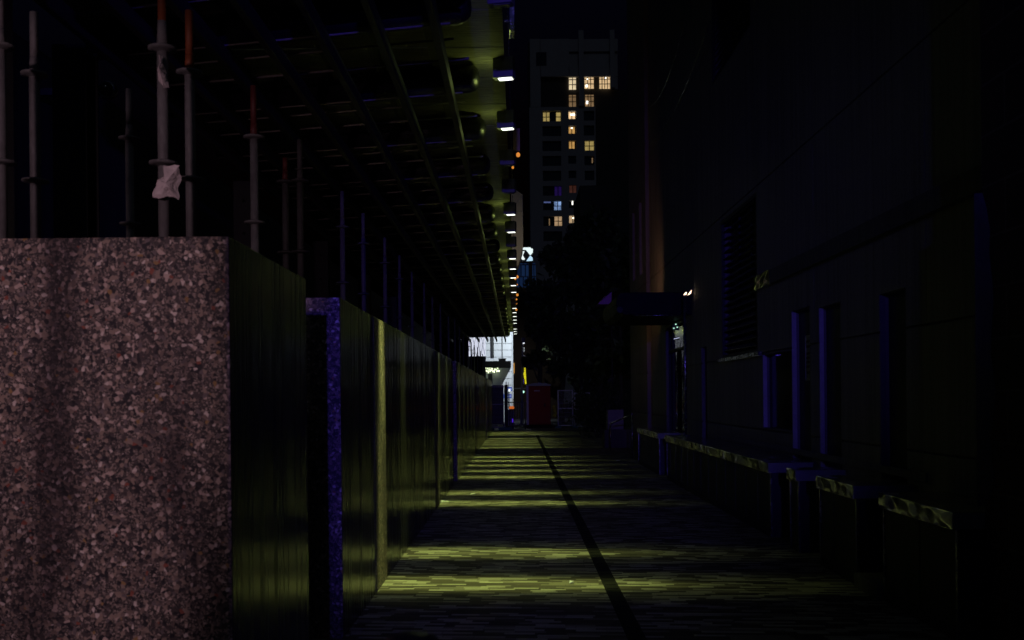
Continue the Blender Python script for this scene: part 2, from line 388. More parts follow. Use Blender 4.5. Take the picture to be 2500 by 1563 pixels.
for i in range(N0, N1):
    if g0 is None:
        mb = MB()     # a wrapped box girder with a rounded end
        ring = []
        for (x, s_) in ((-.31, .25), (-.322, .6), (-.35, .85), (-.40, 1.0), (-3.3, 1.0)):
            ring.append([(x, .10*s_*math.cos(2*math.pi*q/16 + .2)*1.15, 4.325 + .125*s_*math.sin(2*math.pi*q/16+.2)) for q in range(16)])
        rv = [[mb.bm.verts.new(p) for p in r_] for r_ in ring]
        for a, b in zip(rv, rv[1:]):
            for q in range(16): mb.bm.faces.new((a[q], a[(q+1)%16], b[(q+1)%16], b[q])).smooth = True
        mb.bm.faces.new(rv[0]); mb.bm.faces.new(rv[-1][::-1])
        g0 = g = mb.build('girder', m_black, cn)
        r0 = r_ = MB().tube((-.45, -.02, 4.197+.014), (-3.3, -.02, 4.197+.014), .014, n=8).build('rail', m_rail, cn)
    else:
        g = g0.copy(); COL.objects.link(g); g.parent = cn
        r_ = r0.copy(); COL.objects.link(r_); r_.parent = cn
    cj = None
    if i == N0: j0 = cj = MB().tube((-.56, S*.5, 4.235), (-3.3, S*.5, 4.235), .011, n=6).tube((-.56, S*.25, 4.25), (-3.3, S*.25, 4.25), .009, n=6).build('cross_joist', m_rail, cn)
    else: cj = j0.copy(); COL.objects.link(cj); cj.parent = cn
    for q in (g, r_, cj):
        q.location = (0, Yk(i), 0); q.rotation_euler = (0, 0, -sk)
# lamps hung under the canopy edge
lit = {5:1.0, 6:0.84, 9:1.00, 10:0.81, 12:0.88, 13:0.74, 14:0.81, 15:0.81, 16:0.74, 19:0.81, 20:0.81, 21:0.74, 22:0.81, 23:0.81, 25:0.81, 26:0.81, 27:0.81}
m_lens = glow('lamp_lens', (.95, 1.0, .88), 2.5)
m_lensoff = M('unlit_lens', (.12,.12,.12), .3)
nl = nu = 0; LT = 10
proto = None
for i in range(4, N1):
    on = i in lit
    if on: lab = '%s glowing lamp counted from the near end of the canopy edge' % ORD[nl]; nl += 1
    else: lab = '%s unlit lamp box counted from the near end of the canopy edge' % ORD[nu]; nu += 1
    o = thing('canopy_lamp', lab, 'lamp', (-.075, Yk(i), 4.28), 'lamps hung along the canopy edge', -sk)
    if proto is None:
        hb = MB().box(-.10, .075, -.05, .05, .014, .19).build('housing', m_box, o, bevel=.006)
        proto = hb
        ln = MB().box(-.060, .060, -.034, .034, .006, .0135)
        lens_me = None
        mo = ln.build('lens', m_lensoff, o, bevel=.005); lens_off = mo
    else:
        hb = proto.copy(); COL.objects.link(hb); hb.parent = o
        mo = lens_off.copy(); COL.objects.link(mo); mo.parent = o
    if on:
        mo.data = lens_off.data.copy(); mo.data.materials[0] = m_lens
        tx_, tr_ = R(rnd.uniform(-1.2, 1.2)), rnd.uniform(.9, 1.1)
        for nm, pw, sz, tilt, sy in (('lamp_beam', 690, 68, LT, .17), ('lamp_flood', 72, 94, 7, .23)):
            l = bpy.data.lights.new(nm, 'SPOT'); l.energy = pw*lit[i]*tr_; l.color = (.76, .93, .24)
            l.spot_size = R(sz); l.spot_blend = 1.0; l.shadow_soft_size = .03
            b = bpy.data.objects.new(nm, l); COL.objects.link(b); b.parent = o
            b.location = (0, 0, -.03); b.rotation_euler = (tx_, R(tilt), R(9)); b.scale = (1, sy, 1)
        g = bpy.data.lights.new('lamp_spill', 'POINT'); g.energy = 0.56*lit[i]; g.color = (.74, .95, .22); g.shadow_soft_size = .02
        b = bpy.data.objects.new('lamp_spill', g); COL.objects.link(b); b.parent = o; b.location = (-.16, 0, -.02)
# small fittings on the canopy edge
p = at(1250, 50, 8.1)
o = thing('edge_floodlight', 'narrow grey metal fitting on a stalk at the canopy edge, top of frame', 'light fitting', p)
MB().box(-.022, .022, -.1, .1, -.11, .11).build('case', m_trim, o, bevel=.005)
MB().box(-.006, .006, -.02, .02, .11, .26).build('stalk', m_steel, o)
MB().box(-.06, -.022, -.012, .012, -.012, .0).build('bracket', m_trim, o)
p = at(1261, 342, 11.8)
tag(MB().box(p.x-.04, p.x+.04, p.y-.02, p.y+.02, p.z-.13, p.z+.13).build('hanging_plate', M('brown_board', (.30,.20,.12), .7), bevel=.004), 'small brown board hanging off the canopy edge above a glowing orange clamp', 'board')
m_amber = glow('amber_glass', (1.0, .34, .05), .7)
for k, (px, py, s_) in enumerate(((1265,378,.035),(1252,409,.022),(1263,676,.045),(1258,681,.035),(1262,695,.03),(1263,720,.05),(1261,731,.035),(1261,741,.035),(1260.5,756,.05))):  # two nearest stand for orange clamps, made to glow like the lights
    d = 2.72*2500/(VY-py); p = at(px, py, d); s_ *= .7
    o = thing('amber_fitting', '%s small glowing amber fitting along the canopy edge, counted from the near end' % ORD[k], 'light', p, 'amber lights along the canopy edge')
    MB().lathe([(s_*.5,-s_),(s_*.9,-s_*.5),(s_*.9,s_*.4),(s_*.4,s_)], n=10).build('glass', m_amber, o)
    MB().box(-s_*1.6, -s_*.3, -.01, .01, s_*.9, s_*1.3).build('hook', m_steel, o)

# ------------------------------------------------------------------ right-hand concrete building
XR = 3.28
bl = thing('concrete_building', 'tall dark concrete building with louvres and openings along the right side', 'building', (XR, 18, 0))
opens = [(13.97,16.4,2.16,4.34),(12.25,13.7,1.14,2.11),(11.48,12.24,.70,2.57),(10.39,11.13,.70,2.52),(8.64,9.27,.70,2.48),
         (17.75,18.25,.70,2.42),(20.2,22.6,.70,3.05),(25.0,25.9,.5,15),(26.6,27.25,4.75,6.7),(28.15,28.85,4.78,6.7),(14.2,17.0,6.7,10.2)]
joints_z = [1.11, 2.135, 4.42, 7.4, 10.9]
J = .011
def cell_ok(y, z, ops): return not any(a < y < b and c < z < d for a, b, c, d in ops)
ys = sorted({7.0, 29.7, *[q for o_ in opens for q in o_[:2]], *[j+s_ for j in (8.2, 11.3, 14.0-.03, 18.9, 23.6) for s_ in (-J*.6, J*.6)]})
zs = sorted({0.0, 15.5, *[q for o_ in opens for q in o_[2:]], *[j+s_ for j in joints_z for s_ in (-J, J)]})
wm = MB()
jy = [(j-J*.6, j+J*.6) for j in (8.2, 11.3, 13.97-.0, 18.9, 23.6)]
for y0, y1 in zip(ys, ys[1:]):
    if y1-y0 < 1e-4: continue
    ym = (y0+y1)/2; run = None
    for z0, z1 in zip(zs, zs[1:]):
        zm = (z0+z1)/2
        if not cell_ok(ym, zm, opens): continue
        isj = any(abs(zm-j) < J for j in joints_z) or (any(a < ym < b for a, b in jy) and y1-y0 < .03 and 2.2 < zm)
        wm.box(.025 if isj else 0, .30, y0-18, y1-18, z0, z1)
wm.build('wall', m_conc, bl)
for (a, b, c, d), dep, m_, nm in ((opens[1],.09,m_glassd,'hatch_shutter'),(opens[2],.09,m_dark,'door_panel'),(opens[3],.08,m_dark,'door_panel'),(opens[4],.085,m_dark,'door_panel'),(opens[5],.12,m_dark,'slot_panel'),(opens[7],.28,m_dark,'slot_panel'),(opens[8],.15,m_glassd,'slit_window'),(opens[9],.15,m_glassd,'slit_window')):
    MB().box(dep, dep+.02, a-18+.001, b-18-.001, c+.001, d-.001).build(nm, m_, bl)
MB().box(.31, .6, -11, 11.7, 0, 15.5).build('core', m_dark, bl)
for (a, b, c, d) in (opens[0], opens[10]):
    fr = MB().box(.002, .05, a-18+.001, a-18+.05, c+.001, d-.001).box(.002, .05, b-18-.05, b-18-.001, c+.001, d-.001).box(.004,.05,a-18+.05,b-18-.05,c+.001,c+.05).box(.004,.05,a-18+.05,b-18-.05,d-.05,d-.001)
    for q in (1/3, 2/3): yy = a-18 + (b-a)*q; fr.box(.105, .14, yy-.018, yy+.018, c+.05, d-.05)
    lv = fr.build('louvre', m_steel, bl)
    z = c + .10; sl_ = MB()
    while z < d-.08:
        dz = rnd.uniform(-.012, .012); tl = rnd.uniform(-.008,.008)
        pts = [(.014, a-18+.05, z+dz), (.014, b-18-.05, z-dz), (.10, b-18-.05, z+.075-dz+tl), (.10, a-18+.05, z+.075+dz+tl)]
        sl_.prism(pts, (.002, 0, .005)); z += .105
    sl_.build('slats', m_slat, lv)
    MB().box(.16, .17, a-18+.001, b-18-.001, c+.001, d-.001).build('backing', m_black, lv)
MB().box(-.05, -.001, -4.2-.06, -1.45, 2.10, 2.155).build('sill', m_trim, bl)
MB().box(-.065, -.001, 7.06-18, 13.0-18, 2.99, 3.165).build('string_course', m_concd, bl); MB().box(-.070, -.001, 13.003-18, 13.86-18, 2.985, 3.17).build('string_course_gleam', m_ledge, bl)  # gleam built in: steel far end, dark concrete along the rest
MB().box(-.022, -.001, 8.2-18, 16.4-18, .875, .94).build('skirting', m_conc, bl)
for (a, b, c, d), dep in ((opens[1],.089),(opens[2],.089),(opens[3],.079),(opens[4],.084)):
    MB().box(.004, dep*.62, b-18-.012, b-18-.0005, c+.002, d-.002).build('jamb_light_plate', m_jambd if b < 9.5 else m_jamb, bl)  # pale and dark plates paint in how strongly blue light hits each reveal
# entrance in the wall
o = MB().box(.10, .115, 20.2-18+.06, 22.6-18-.06, .72, 3.0).build('door', m_glassd, bl)
MB().box(.06, .10, 2.2+.001, 2.26, .72, 3.049).box(.06,.10,4.54,4.599,.72,3.049).box(.06,.10,3.38,3.43,.72,2.55).box(.06,.10,2.26,4.54,2.50,2.56).build('frame', m_steel, o)
MB().tube((.045, 3.30, 1.3), (.045, 3.30, 2.2), .014).build('handle', m_trim, o)

# counters below the openings
def counter(y0, y1, label, base_x=2.78):
    o = thing('service_counter', label, 'counter', (2.75, (y0+y1)/2, 0), 'steel topped counters along the concrete wall')
    h = (y1-y0)/2
    MB().box(0, .525, -h, h, .715, .832).build('ledge', m_ledge, o, bevel=.005); MB().box(.006, .50, -h-.004, -h-.0005, .722, .826).build('blue_catch_plate', m_endp, o)  # plate added so the near end shows the blue light
    t = MB().box(.04, .525, -h+.03, h-.03, 0, .713)
    q = -h+.03
    while q < h-.5:
        q += .62
        if q < h-.2: t.box(.034, .041, q-.012, q+.012, .02, .705)
    t.build('base', m_dark, o)
    if y1-y0 > .5: MB().box(.028, .039, -h+.031, h-.031, .0, .09).build('kickboard', m_steel, o)
    for s_ in (-1, 1): MB().box(.03, .046, s_*(h-.016)-.016, s_*(h-.016)+.016, .0, .714).build('corner_trim', m_trim, o)
counter(6.5, 7.83, 'nearest steel topped counter, at the block pier on the right')
counter(8.43, 9.48, 'counter with the brightest yellow green gleam on its short ledge')
counter(10.18, 10.52, 'tiny narrow counter pillar between the gleaming short one and the long one')
counter(11.3, 19.2, 'long counter with a patterned gleam running under the louvre')
counter(20.2, 23.7, 'farthest counter, beyond the pole under the entrance awning')
tag(MB().box(2.74, 3.27, 7.86, 8.40, .0, .12).build('step', m_conc, bevel=.01), 'low concrete step in the gap between the two nearest counters', 'step')

# notice on the dark door panel
m_print = M('notice_print', (.10,.03,.03), .6)
o = thing('notice_board', 'small framed notice with lines of red and grey print by a doorway', 'sign', (XR+.085, 11.74, 2.0))
MB().box(-.012, -.001, -.17, .17, -.26, .26).build('board', M('notice_grey', (.30,.30,.29), .5), o)
fr = MB().box(-.018,-.0125,-.17,.17,.235,.26).box(-.018,-.0125,-.17,.17,-.26,-.235).box(-.018,-.0125,-.17,-.15,-.235,.235).box(-.018,-.0125,.15,.17,-.235,.235)
fr.build('frame', M('notice_frame', (.42,.42,.40), .5), o)
for k, z in enumerate((.19,.13,.05,.0,-.05,-.10,-.17)):
    y = -.13; pr = MB()
    while y < .12:
        e = min(.13, y + rnd.uniform(.02, .07)); pr.box(-.0142, -.0125, y, e, z-.014, z+.014, 0); y = e + .014
    pr.build('print_line', m_print, o)

# blockwork pier nearest right, with a wavy strip added and tilted to catch blue light
pier = thing('block_pier', 'dark reddish block pier filling the right edge of the frame', 'wall', (2.95, 4, 0))
MB().box(0, 1.6, -3.5, 2.48, 0, 9.5).build('blockwork', m_blk, pier)
mo = MB(); pts = [(-.002, 2.484, .87)]
zz = .87
prof = [(.87,.02),(.95,.12),(1.06,.20),(1.18,.15),(1.30,.13),(1.45,.19),(1.58,.235),(1.70,.20),(1.82,.15),(1.98,.17),(2.15,.21),(2.30,.19),(2.45,.14),(2.6,.16),(2.74,.10),(2.85,.02)]
pts = [(-.004 - .0*w_, 2.4805 - w_, z) for z, w_ in prof] + [(-.060, 2.4805, 2.86), (-.060, 2.4805, .86)]
bmv = mo.bm
A = [bmv.verts.new((-.003, 2.48-w_, z)) for z, w_ in [(z, w_*.72) for z, w_ in prof]]; B = [bmv.verts.new((-.050, 2.48, z)) for z, w_ in prof]; C = [bmv.verts.new((-.003, 2.48, z)) for z, w_ in prof]
for i in range(len(prof)-1):
    bmv.faces.new((A[i],A[i+1],B[i+1],B[i])); bmv.faces.new((B[i],B[i+1],C[i+1],C[i])); bmv.faces.new((C[i],C[i+1],A[i+1],A[i]))
bmv.faces.new((A[0],B[0],C[0])); bmv.faces.new((A[-1],C[-1],B[-1]))
mo.build('wavy_strip', m_wavy, pier)

# awning, pole, floodlight at the entrance
aw = thing('entrance_awning', 'dark box awning over the entrance on the right', 'awning', (XR, 20.5, 3.3))
mb = MB(); prof = [(-1.25,-.21),(-.001,-.21),(-.001,.21),(-1.32,.21),(-1.40,.15),(-1.42,.0),(-1.38,-.15)]
mb.prism([(x, -1.3, z) for x, z in prof], (0, 3.0, 0)); mb.build('cassette', M('awning_paint', (.010,.010,.012), .6, spec=.12), aw, bevel=.01)
MB().tube((-1.36, -1.42, -.12), (-1.36, -1.30, -.12), .06, n=16).build('end_cap', m_steel, aw)
MB().tube((-.02,-1.28,-.22),(-1.1,-1.28,-.22),.012).build('arm', m_trim, aw)
po = thing('awning_pole', 'slim steel pole standing on the counter under the awning', 'pole', (3.03, 18.5, .834))
MB().tube((0,0,.0), (0,0,2.55), .028, n=16).build('shaft', m_trim, po)
MB().tube((0,0,0), (0,0,.02), .07, n=16).build('foot', m_trim, po)
MB().tube((0,0,1.95), (0,0,2.0), .034, n=16).build('collar', m_steel, po)
fl = thing('wall_floodlight', 'small glowing warm floodlight on the awning by the concrete wall', 'floodlight', at(1681, 716, 19.0))
MB().prism([(-.13,-.02,-.05),(.0,-.02,-.05),(.10,-.02,.09),(.05,-.02,.09)], (0,.10,0)).build('body', m_steel, fl)
m_flood = glow('floodlight_glass', (1.0, .72, .45), 3.0)
MB().prism([(-.10,-.026,-.035),(-.06,-.026,.015),(-.035,-.026,.02),(-.045,-.026,-.03)], (0,.004,0)).build('glass', m_flood, fl)
MB().prism([(-.025,-.026,-.045),(.02,-.026,.02),(.055,-.026,.06),(.04,-.026,-.01)], (0,.004,0)).build('glass', m_flood, fl)
ul = spot('floodlight_beam', (2.1, 22.4, 3.8), (3.28, 27.5, 5.6), 32, (1.0, .48, .24), 125, 1.0, .05); ul.name = 'floodlight_beam'
# cables sagging across the facade
for k, (a, b) in enumerate((((1671,58),(1583,262)),((1728,66),(1587,345)))):
    p0, p1 = at(*a, 2500*3.16/(a[0]-VX)), at(*b, 2500*3.16/(b[0]-VX))
    pts = [p0.lerp(p1, i/14) - Vector((0,0,.35*4*(i/14)*(1-i/14))) for i in range(15)]
    tag(MB().path(pts, .007, 6).build('cable', m_trim), ['upper thin cable slung across the concrete facade', 'lower thin cable slung across the concrete facade'][k], 'cable', 'cables across the facade')
# glowing dots and a painted-in door glint inside the entrance
ex = thing('green_glow_dots', 'tiny pale green glowing dots glimpsed inside the dark entrance', 'lit sign', at(1650, 798, 20.9))
g_ = glow('pale_green_glow', (.55, 1.0, .75), .8)
for dx, dz in ((0,.05),(.03,-.01),(-.04,-.03)): MB().box(dx-.014, dx+.014, -.01, .01, dz-.012, dz+.012).build('lamp', g_, ex)  # small glowing dots
MB().box(-.07, .07, .011, .03, -.07, .09).build('plate', m_steel, ex)
st_ = thing('entrance_glint', 'short white glint inside the entrance, made as a glowing sliver', 'light', at(1652, 827, 20.7))
MB().prism([(-.055,0,-.012),(.055,0,.012),(.055,0,.026),(-.055,0,.002)], (0,.02,0)).build('tube', glow('glint_white', (.7,.75,1.0), .7), st_)  # glowing sliver standing in for the door frame glint
MB().box(-.06,.06,.021,.04,-.02,.035).build('glint_backing', m_steel, st_)

# ------------------------------------------------------------------ bollard near the camera and litter
o = thing('bollard', 'round dark metal bollard top cut off at the bottom edge', 'bollard', (-.215, 2.02, 0))
MB().lathe([(.052,0),(.052,1.07),(.050,1.085)], n=32).build('post', m_steel, o)
MB().lathe([(.056,1.08),(.060,1.09),(.060,1.108),(.052,1.122),(.03,1.131),(0,1.134)], n=32).build('cap', m_black, o)
m_paper = M('paper', (.7,.7,.66), .8)
for k, (px, py, s_, lab) in enumerate(((1155,1207,.05,'pale scrap of paper on the second bright band of paving'),(1086,1225,.09,'pale crumpled scrap lying at the foot of the granite wall'),(1395,1427,.02,'tiny pale scrap on the nearest bright band of paving'),(1508,1129,.05,'pale scrap of litter lying on the dark right side of the paving'))):
    d = EYE*2500/(py-VY); p = at(px, py, d)
    mb = MB(); mb.prism([(p.x-s_, d-s_*.7, .006), (p.x+s_, d-s_*.3, .02), (p.x+s_*.8, d+s_*.7, .008), (p.x-s_*.6, d+s_, .024)], (0,0,.003))
    tag(mb.build('litter', m_paper), lab, 'litter', 'scraps of litter')

# ------------------------------------------------------------------ far end: barriers, toilet, fences
D = 50.0
def Pw(px, py, d=D): return at(px, py, d)
mpx = D/FPX
o = thing('portable_toilet', 'dark red portable toilet with pale roof and lilac side', 'toilet', (at(1316,1046,D).x, D, 0))
MB().box(-.49, .58, 0, 1.15, .16, 2.06).build('body', m_redp, o, bevel=.03)
MB().box(-.60, -.493, .0, 1.1, .16, 2.10).build('side_panel', m_lilac, o, bevel=.02)
mb = MB(); mb.prism([(-.58,-.04,2.062),(.62,-.04,2.062),(.58,-.04,2.13),(.36,-.04,2.19),(0,-.04,2.22),(-.32,-.04,2.19),(-.54,-.04,2.13)], (0,1.24,0)); mb.build('roof', m_roofp, o)
dr_ = MB().box(-.36, .40, -.02, -.001, .22, 1.98).box(-.30,.34,-.028,-.021,.35,1.0).box(-.30,.34,-.028,-.021,1.1,1.75).build('door', m_redp, o, bevel=.006)
MB().box(.26,.32,-.06,-.03,1.05,1.2).build('handle', m_steel, dr_)
MB().box(-.22,.05,-.035,-.0285,1.80,1.85).build('label_plate', m_rag, dr_)
MB().box(-.62, .62, -.05, 1.2, .0, .158).build('skid', m_drain, o)
m_mesh = M('fence_wire', (.8,.74,.84), .5, 0)
def mesh_panel(name, x0, x1, y, z0, z1, label, mids=(), r=.03, wires=14, hz=8, slope=0, yaw=0):
    o = thing(name, label, 'fence', ((x0+x1)/2, y, 0), 'temporary mesh fence panels', yaw); h = (x1-x0)/2
    f = MB()
    for x in (-h, h): f.tube((x,0,z0-.0), (x,0,z1), r, n=8)
    for z in (z0+.05, z1-.03): f.tube((-h,0,z), (h,0,z), r*.8, n=8)
    for m_ in mids: f.tube((-h,0,m_), (h,0,m_), r*.8, n=8)
    f.build('frame', m_mesh, o)
    wv = MB()
    for k in range(1, wires): x = -h + 2*h*k/wires; wv.tube((x,.0,z0+.05),(x,.0,z1-.03), .0028, n=4, caps=False)
    for k in range(1, hz): z = z0+.05 + (z1-z0-.08)*k/hz; wv.tube((-h,.004,z),(h,.004,z), .0028, n=4, caps=False)
    wv.build('mesh', m_mesh, o)
    for x in (-h, h): MB().box(x-.13, x+.13, -.28, .28, 0, .13).build('foot', M('foot_block', (.05,.13,.14), .6), o, bevel=.02)
    return o
mesh_panel('mesh_fence', at(1362,1046,D).x, at(1397,1046,D).x, D-.6, .08, 1.85, 'mesh fence panel just right of the portable toilet', (.95,))
mesh_panel('mesh_fence', at(1400,1046,D).x, at(1436,1046,D).x, D-1.2, .06, 1.72, 'mesh fence panel at the right end, beside the shrubs', (.92,))
mesh_panel('mesh_fence', at(1203,1046,D).x, at(1235,1046,D).x, D-2.2, .08, 2.05, 'mesh fence panel on the left with a dark sheet, near the granite wall', (1.2,), wires=18)
p = at(1236,1046,D-2.4)
o = thing('site_barrier', 'low crowd barrier with a bright top rail left of the toilet', 'barrier', (at(1256,1046,D-1.5).x, D-1.5, 0))
fb = MB(); h = .52
for x in (-h, h): fb.tube((x,0,.05),(x,0,1.30), .02, n=8)
fb.tube((-h,0,1.30),(h,0,1.27), .022, n=8); fb.tube((-h,0,.18),(h,0,.18), .018, n=8); fb.build('frame', m_galv, o)
wv = MB()
for k in range(1, 13): x = -h+2*h*k/13; wv.tube((x,0,.18),(x,0,1.28), .006, n=5, caps=False)
wv.build('bars', m_mesh, o)
for x in (-h, h): MB().box(x-.03, x+.03, -.3, .3, 0, .05).build('foot', m_drain, o)
tp = at(1236,940,D-2.3)
o = thing('barrier_mast', 'dark square mast rising behind the left mesh fence', 'mast', (tp.x, D-2.9, 0))
MB().box(-.07,.07,-.05,.05,.1,2.1).box(-.02,.02,-.02,.02,2.1,2.25).box(.08,.11,-.02,.02,1.0,2.22).build('post', m_steel, o)
MB().box(-.36,.22,-.2,.2,0,.15).build('foot', M('teal_foot_block', (.05,.16,.17), .6), o, bevel=.03)
for k,(px,py,w_,h_,lab) in enumerate(((1214,980,30,74,'dark banner sheet hung behind the left mesh fence'),)):
    p = at(px,py,D-1.9); tag(MB().box(p.x-w_/2*mpx, p.x+w_/2*mpx, p.y, p.y+.03, .25, p.z+h_/2*mpx).build('fence_sheet', M('dark_mauve_sheet', (.07,.05,.08), .7)), lab, 'banner')
# bins and clutter
p = at(1246,1030,D-1.0)
o = thing('waste_bin', 'dark wheeled bin standing behind the low barrier', 'bin', (p.x, D-.9, 0))
mb = MB(); mb.prism([(-.16,-.2,.02),(.16,-.2,.02),(.2,-.25,.86),(-.2,-.25,.86)], (0,.45,0)); mb.build('body', m_black, o)
MB().box(-.22,.22,-.28,.25,.861,.93).build('lid', m_steel, o)
o = thing('warning_lamp', 'orange glowing warning lamp on top of the dark bin', 'lamp', (at(1249,1012,D-.9).x, D-.9, .931))
MB().box(-.10,.12,-.05,.05,0,.03).build('base', m_drain, o)
for dx in (-.05,.06): MB().lathe([(.04,.03),(.07,.06),(.07,.12),(.03,.17)], (dx,0,0), 12).build('glass', glow('orange_glass', (1.0,.22,.03), .55), o)
o = thing('indicator_lamp', 'small violet glowing strip beside the dark bin', 'lamp', at(1251.5,1027,D-1.15))
MB().box(-.025,.025,-.01,.01,-.09,.09).build('tube', glow('violet_glass', (.12,.03,1.0), .55), o); MB().box(-.03,.03,.011,.03,-.1,.1).build('back', m_steel, o)
o = thing('marker_post', 'thin white marker post behind the low barrier', 'post', (at(1252.5,1003,D).x, D+.2, 0))
MB().tube((0,0,0),(0,0,1.45), .035, .022, n=10).build('post', m_white, o); MB().tube((0,0,.9),(0,0,1.4), .036,.028, n=10).build('sleeve', glow('sleeve_glow_white', (.75,.75,.7), .25), o)  # sleeve glows in place of reflected light
p = at(1354,1004,D+.3)
o = thing('yellow_bag', 'crumpled yellow bag hanging between the toilet and the mesh fence', 'bag', p)
mb = MB()
for k in range(5):
    a = rnd.uniform(-.06,.06); z = .22-.11*k
    mb.lathe([(.02,-.09),(.075,-.05),(.09,.0),(.06,.06),(.02,.09)], (a, rnd.uniform(-.03,.03), z), 9)
mb.build('bag', M('yellow_film', (.62,.55,.03), .5, 0, .45, 9), o)
# blue signs seen through the barrier
m_blue = glow('blue_sign', (.05,.10,.55), .55); m_signw = glow('sign_white', (.55,.65,1.0), .7)
for k, (x0,x1,y0,y1,lab) in enumerate(((1233,1250,945,955,'upper small blue lit shop sign behind the barrier'),(1222,1249,962,973,'lower wide blue lit shop sign behind the barrier'))):
    a, b = at(x0,y1,58.5), at(x1,y0,58.5)
    o = thing('blue_sign', lab, 'sign', ((a.x+b.x)/2, 58.5, (a.z+b.z)/2), 'blue shop signs'); hw, hh = (b.x-a.x)/2, (b.z-a.z)/2
    MB().box(-hw,hw,0,.08,-hh,hh).build('panel', m_blue, o, bevel=.02)
    t = MB(); x = -hw*.1
    for q in range(5):
        t.box(x, x+hw*.13, -.012, -.001, -hh*.4, hh*rnd.uniform(.2,.5)); x += hw*.19
    t.build('lettering', m_signw, o)

# ------------------------------------------------------------------ white floodlit shop building
DW = 62.0
def W(px, py): return at(px, py, DW)
wb = thing('white_building', 'white floodlit building with panel joints at the end of the alley', 'building', (W(1220,1000).x, DW, 0))
ox = wb.location.x
x0, x1 = W(1186,900).x-ox, W(1252,900).x-ox
zz_ = [0, W(1220,941).z, W(1220,925).z, W(1220,908).z, W(1220,872).z, W(1220,855).z, W(1220,838.7).z, 6.6, 8.5]
xs_ = [x0, W(1205,850).x-ox, W(1226.3,850).x-ox, x1]
wl = MB()
for a, b in zip(xs_, xs_[1:]):
    for c, d in zip(zz_, zz_[1:]): wl.box(a+.012, b-.012, 0, .25, c+.014, d-.014)
wl.box(x0+.02, x1-.015, .26, 9, 0, 8.5); wl.build('wall', m_white, wb)
MB().box(x1-.03, x1+.02, -.06, .0, 0, 8.4).build('corner_pipe', m_white, wb)
a, b = W(1200,873), W(1205.5,826); MB().box(a.x-ox, b.x-ox, -.12, -.002, a.z, 6.5).build('pilaster', m_dark, wb)
a = W(1186,899); b = W(1247.5,883); c0, c1 = W(1217,883), W(1236.5,877)
cp = MB().box(a.x-ox, b.x-ox, -1.3, -.002, a.z, b.z).box(c0.x-ox+.04, c1.x-ox-.04, -1.3,-.9, b.z+.001, c1.z-.05).box(c0.x-ox, c1.x-ox, -1.32,-.88, c1.z-.049, c1.z)
cp.build('shop_canopy', m_void, wb)
a, b = W(1192,937), W(1202,912); MB().box(a.x-ox, b.x-ox, -.05, -.002, a.z, b.z).build('door', m_dark, wb)
MB().tube((W(1226.3,877).x-ox,-.05,W(1226,877).z),(W(1226.3,825).x-ox,-.05,6.5), .02, n=6).build('conduit', m_dark, wb)
bul = glow('bulb_glass', (.85,1.0,.6), 2.2)
sg = thing('string_lights', 'cluster of greenish white festoon bulbs under the dark shop canopy', 'lights', (W(1203,905).x, DW-.5, W(1203,905).z))
for k in range(26):
    px, py = 1187 + 33*((k*.618) % 1.0), rnd.uniform(900.5, 911) - (2 if k % 3 == 0 else 0)
    p = W(px, py); MB().lathe([(.01,-.04),(.034,-.02),(.036,.01),(.012,.04)], (p.x-sg.location.x, 0, p.z-sg.location.z), 8).build('bulb', bul, sg)
MB().path([(-.42,.03,.16),(-.2,.03,.08),(0,.03,.14),(.2,.03,.07),(.42,.03,.15)], .006, 5).build('wire', m_drain, sg)
spot('shop_floodlight', (ox+2.1, DW-4.1, 5.8), (ox+.0, DW, 3.4), 1050, (.82,.92,1.0), 84, .5, .04)
# brighter screen building to its left
sb = thing('lit_hoarding', 'brilliant white lit hoarding glimpsed through the far scaffold posts', 'lit hoarding', (at(1164,850,66).x, 66, 0))
a, b = at(1143,870,66), at(1186,826,66)
MB().box(a.x-sb.location.x, b.x-sb.location.x, 0, .15, a.z, b.z+.6).build('screen', glow('white_screen', (.80,.84,1.0), .9, .25, 3), sb)
MB().box(a.x-sb.location.x, a.x-sb.location.x+.1, .151, .3, 0, b.z).box(b.x-sb.location.x-.1, b.x-sb.location.x, .151, .3, 0, b.z).build('posts', m_steel, sb)
ft = MB()
for k in range(4): ft.tube((b.x-sb.location.x-.05-.28*k,-.06,a.z),(b.x-sb.location.x-.33-.28*k,-.06,b.z+.3), .012, n=5).tube((b.x-sb.location.x-.33-.28*k,-.06,a.z),(b.x-sb.location.x-.05-.28*k,-.06,b.z+.3), .012, n=5)
ft.build('truss', m_drain, sb)

# dark street buildings right of it, lamp post, yellow banner
db = thing('street_building', 'dark brick building with amber strip right of the white one', 'building', (at(1263,1000,70).x, 70, 0))
MB().box(-.25, 3.2, 0, 8, 0, 9.0).build('wall', M('dark_brick', (.02,.013,.009), .9, spec=.1), db)
am = glow('amber_strip', (1.0,.45,.04), .35)
a, b = at(1254,912,69.8), at(1256,886,69.8); MB().box(a.x-db.location.x, b.x-db.location.x, -.1, -.002, a.z, b.z).build('lit_strip', am, db)
for k in range(6):
    z = 2.4 + k*.55; MB().box(.35, .55, -.03, -.002, z, z+.3).build('window', m_glassd, db)
MB().box(-.26,.9,-.06,-.003,2.05,2.12).build('ledge', m_dark, db)
lp = thing('street_lamp', 'slim pale lamp post with a small lit head by the yellow banner', 'street lamp', (at(1273,1000,57).x, 57, 0))
ph = at(1276.5, 838, 57); hx = ph.x - lp.location.x
MB().tube((0,0,0),(hx*.9,0,ph.z+.1), .07, .05, n=12).build('post', M('pale_post', (.42,.40,.38), .5), lp)
hd = MB().box(hx-.06,hx+.12,-.1,.1,ph.z+.02,ph.z+.30).build('head', m_pale, lp)
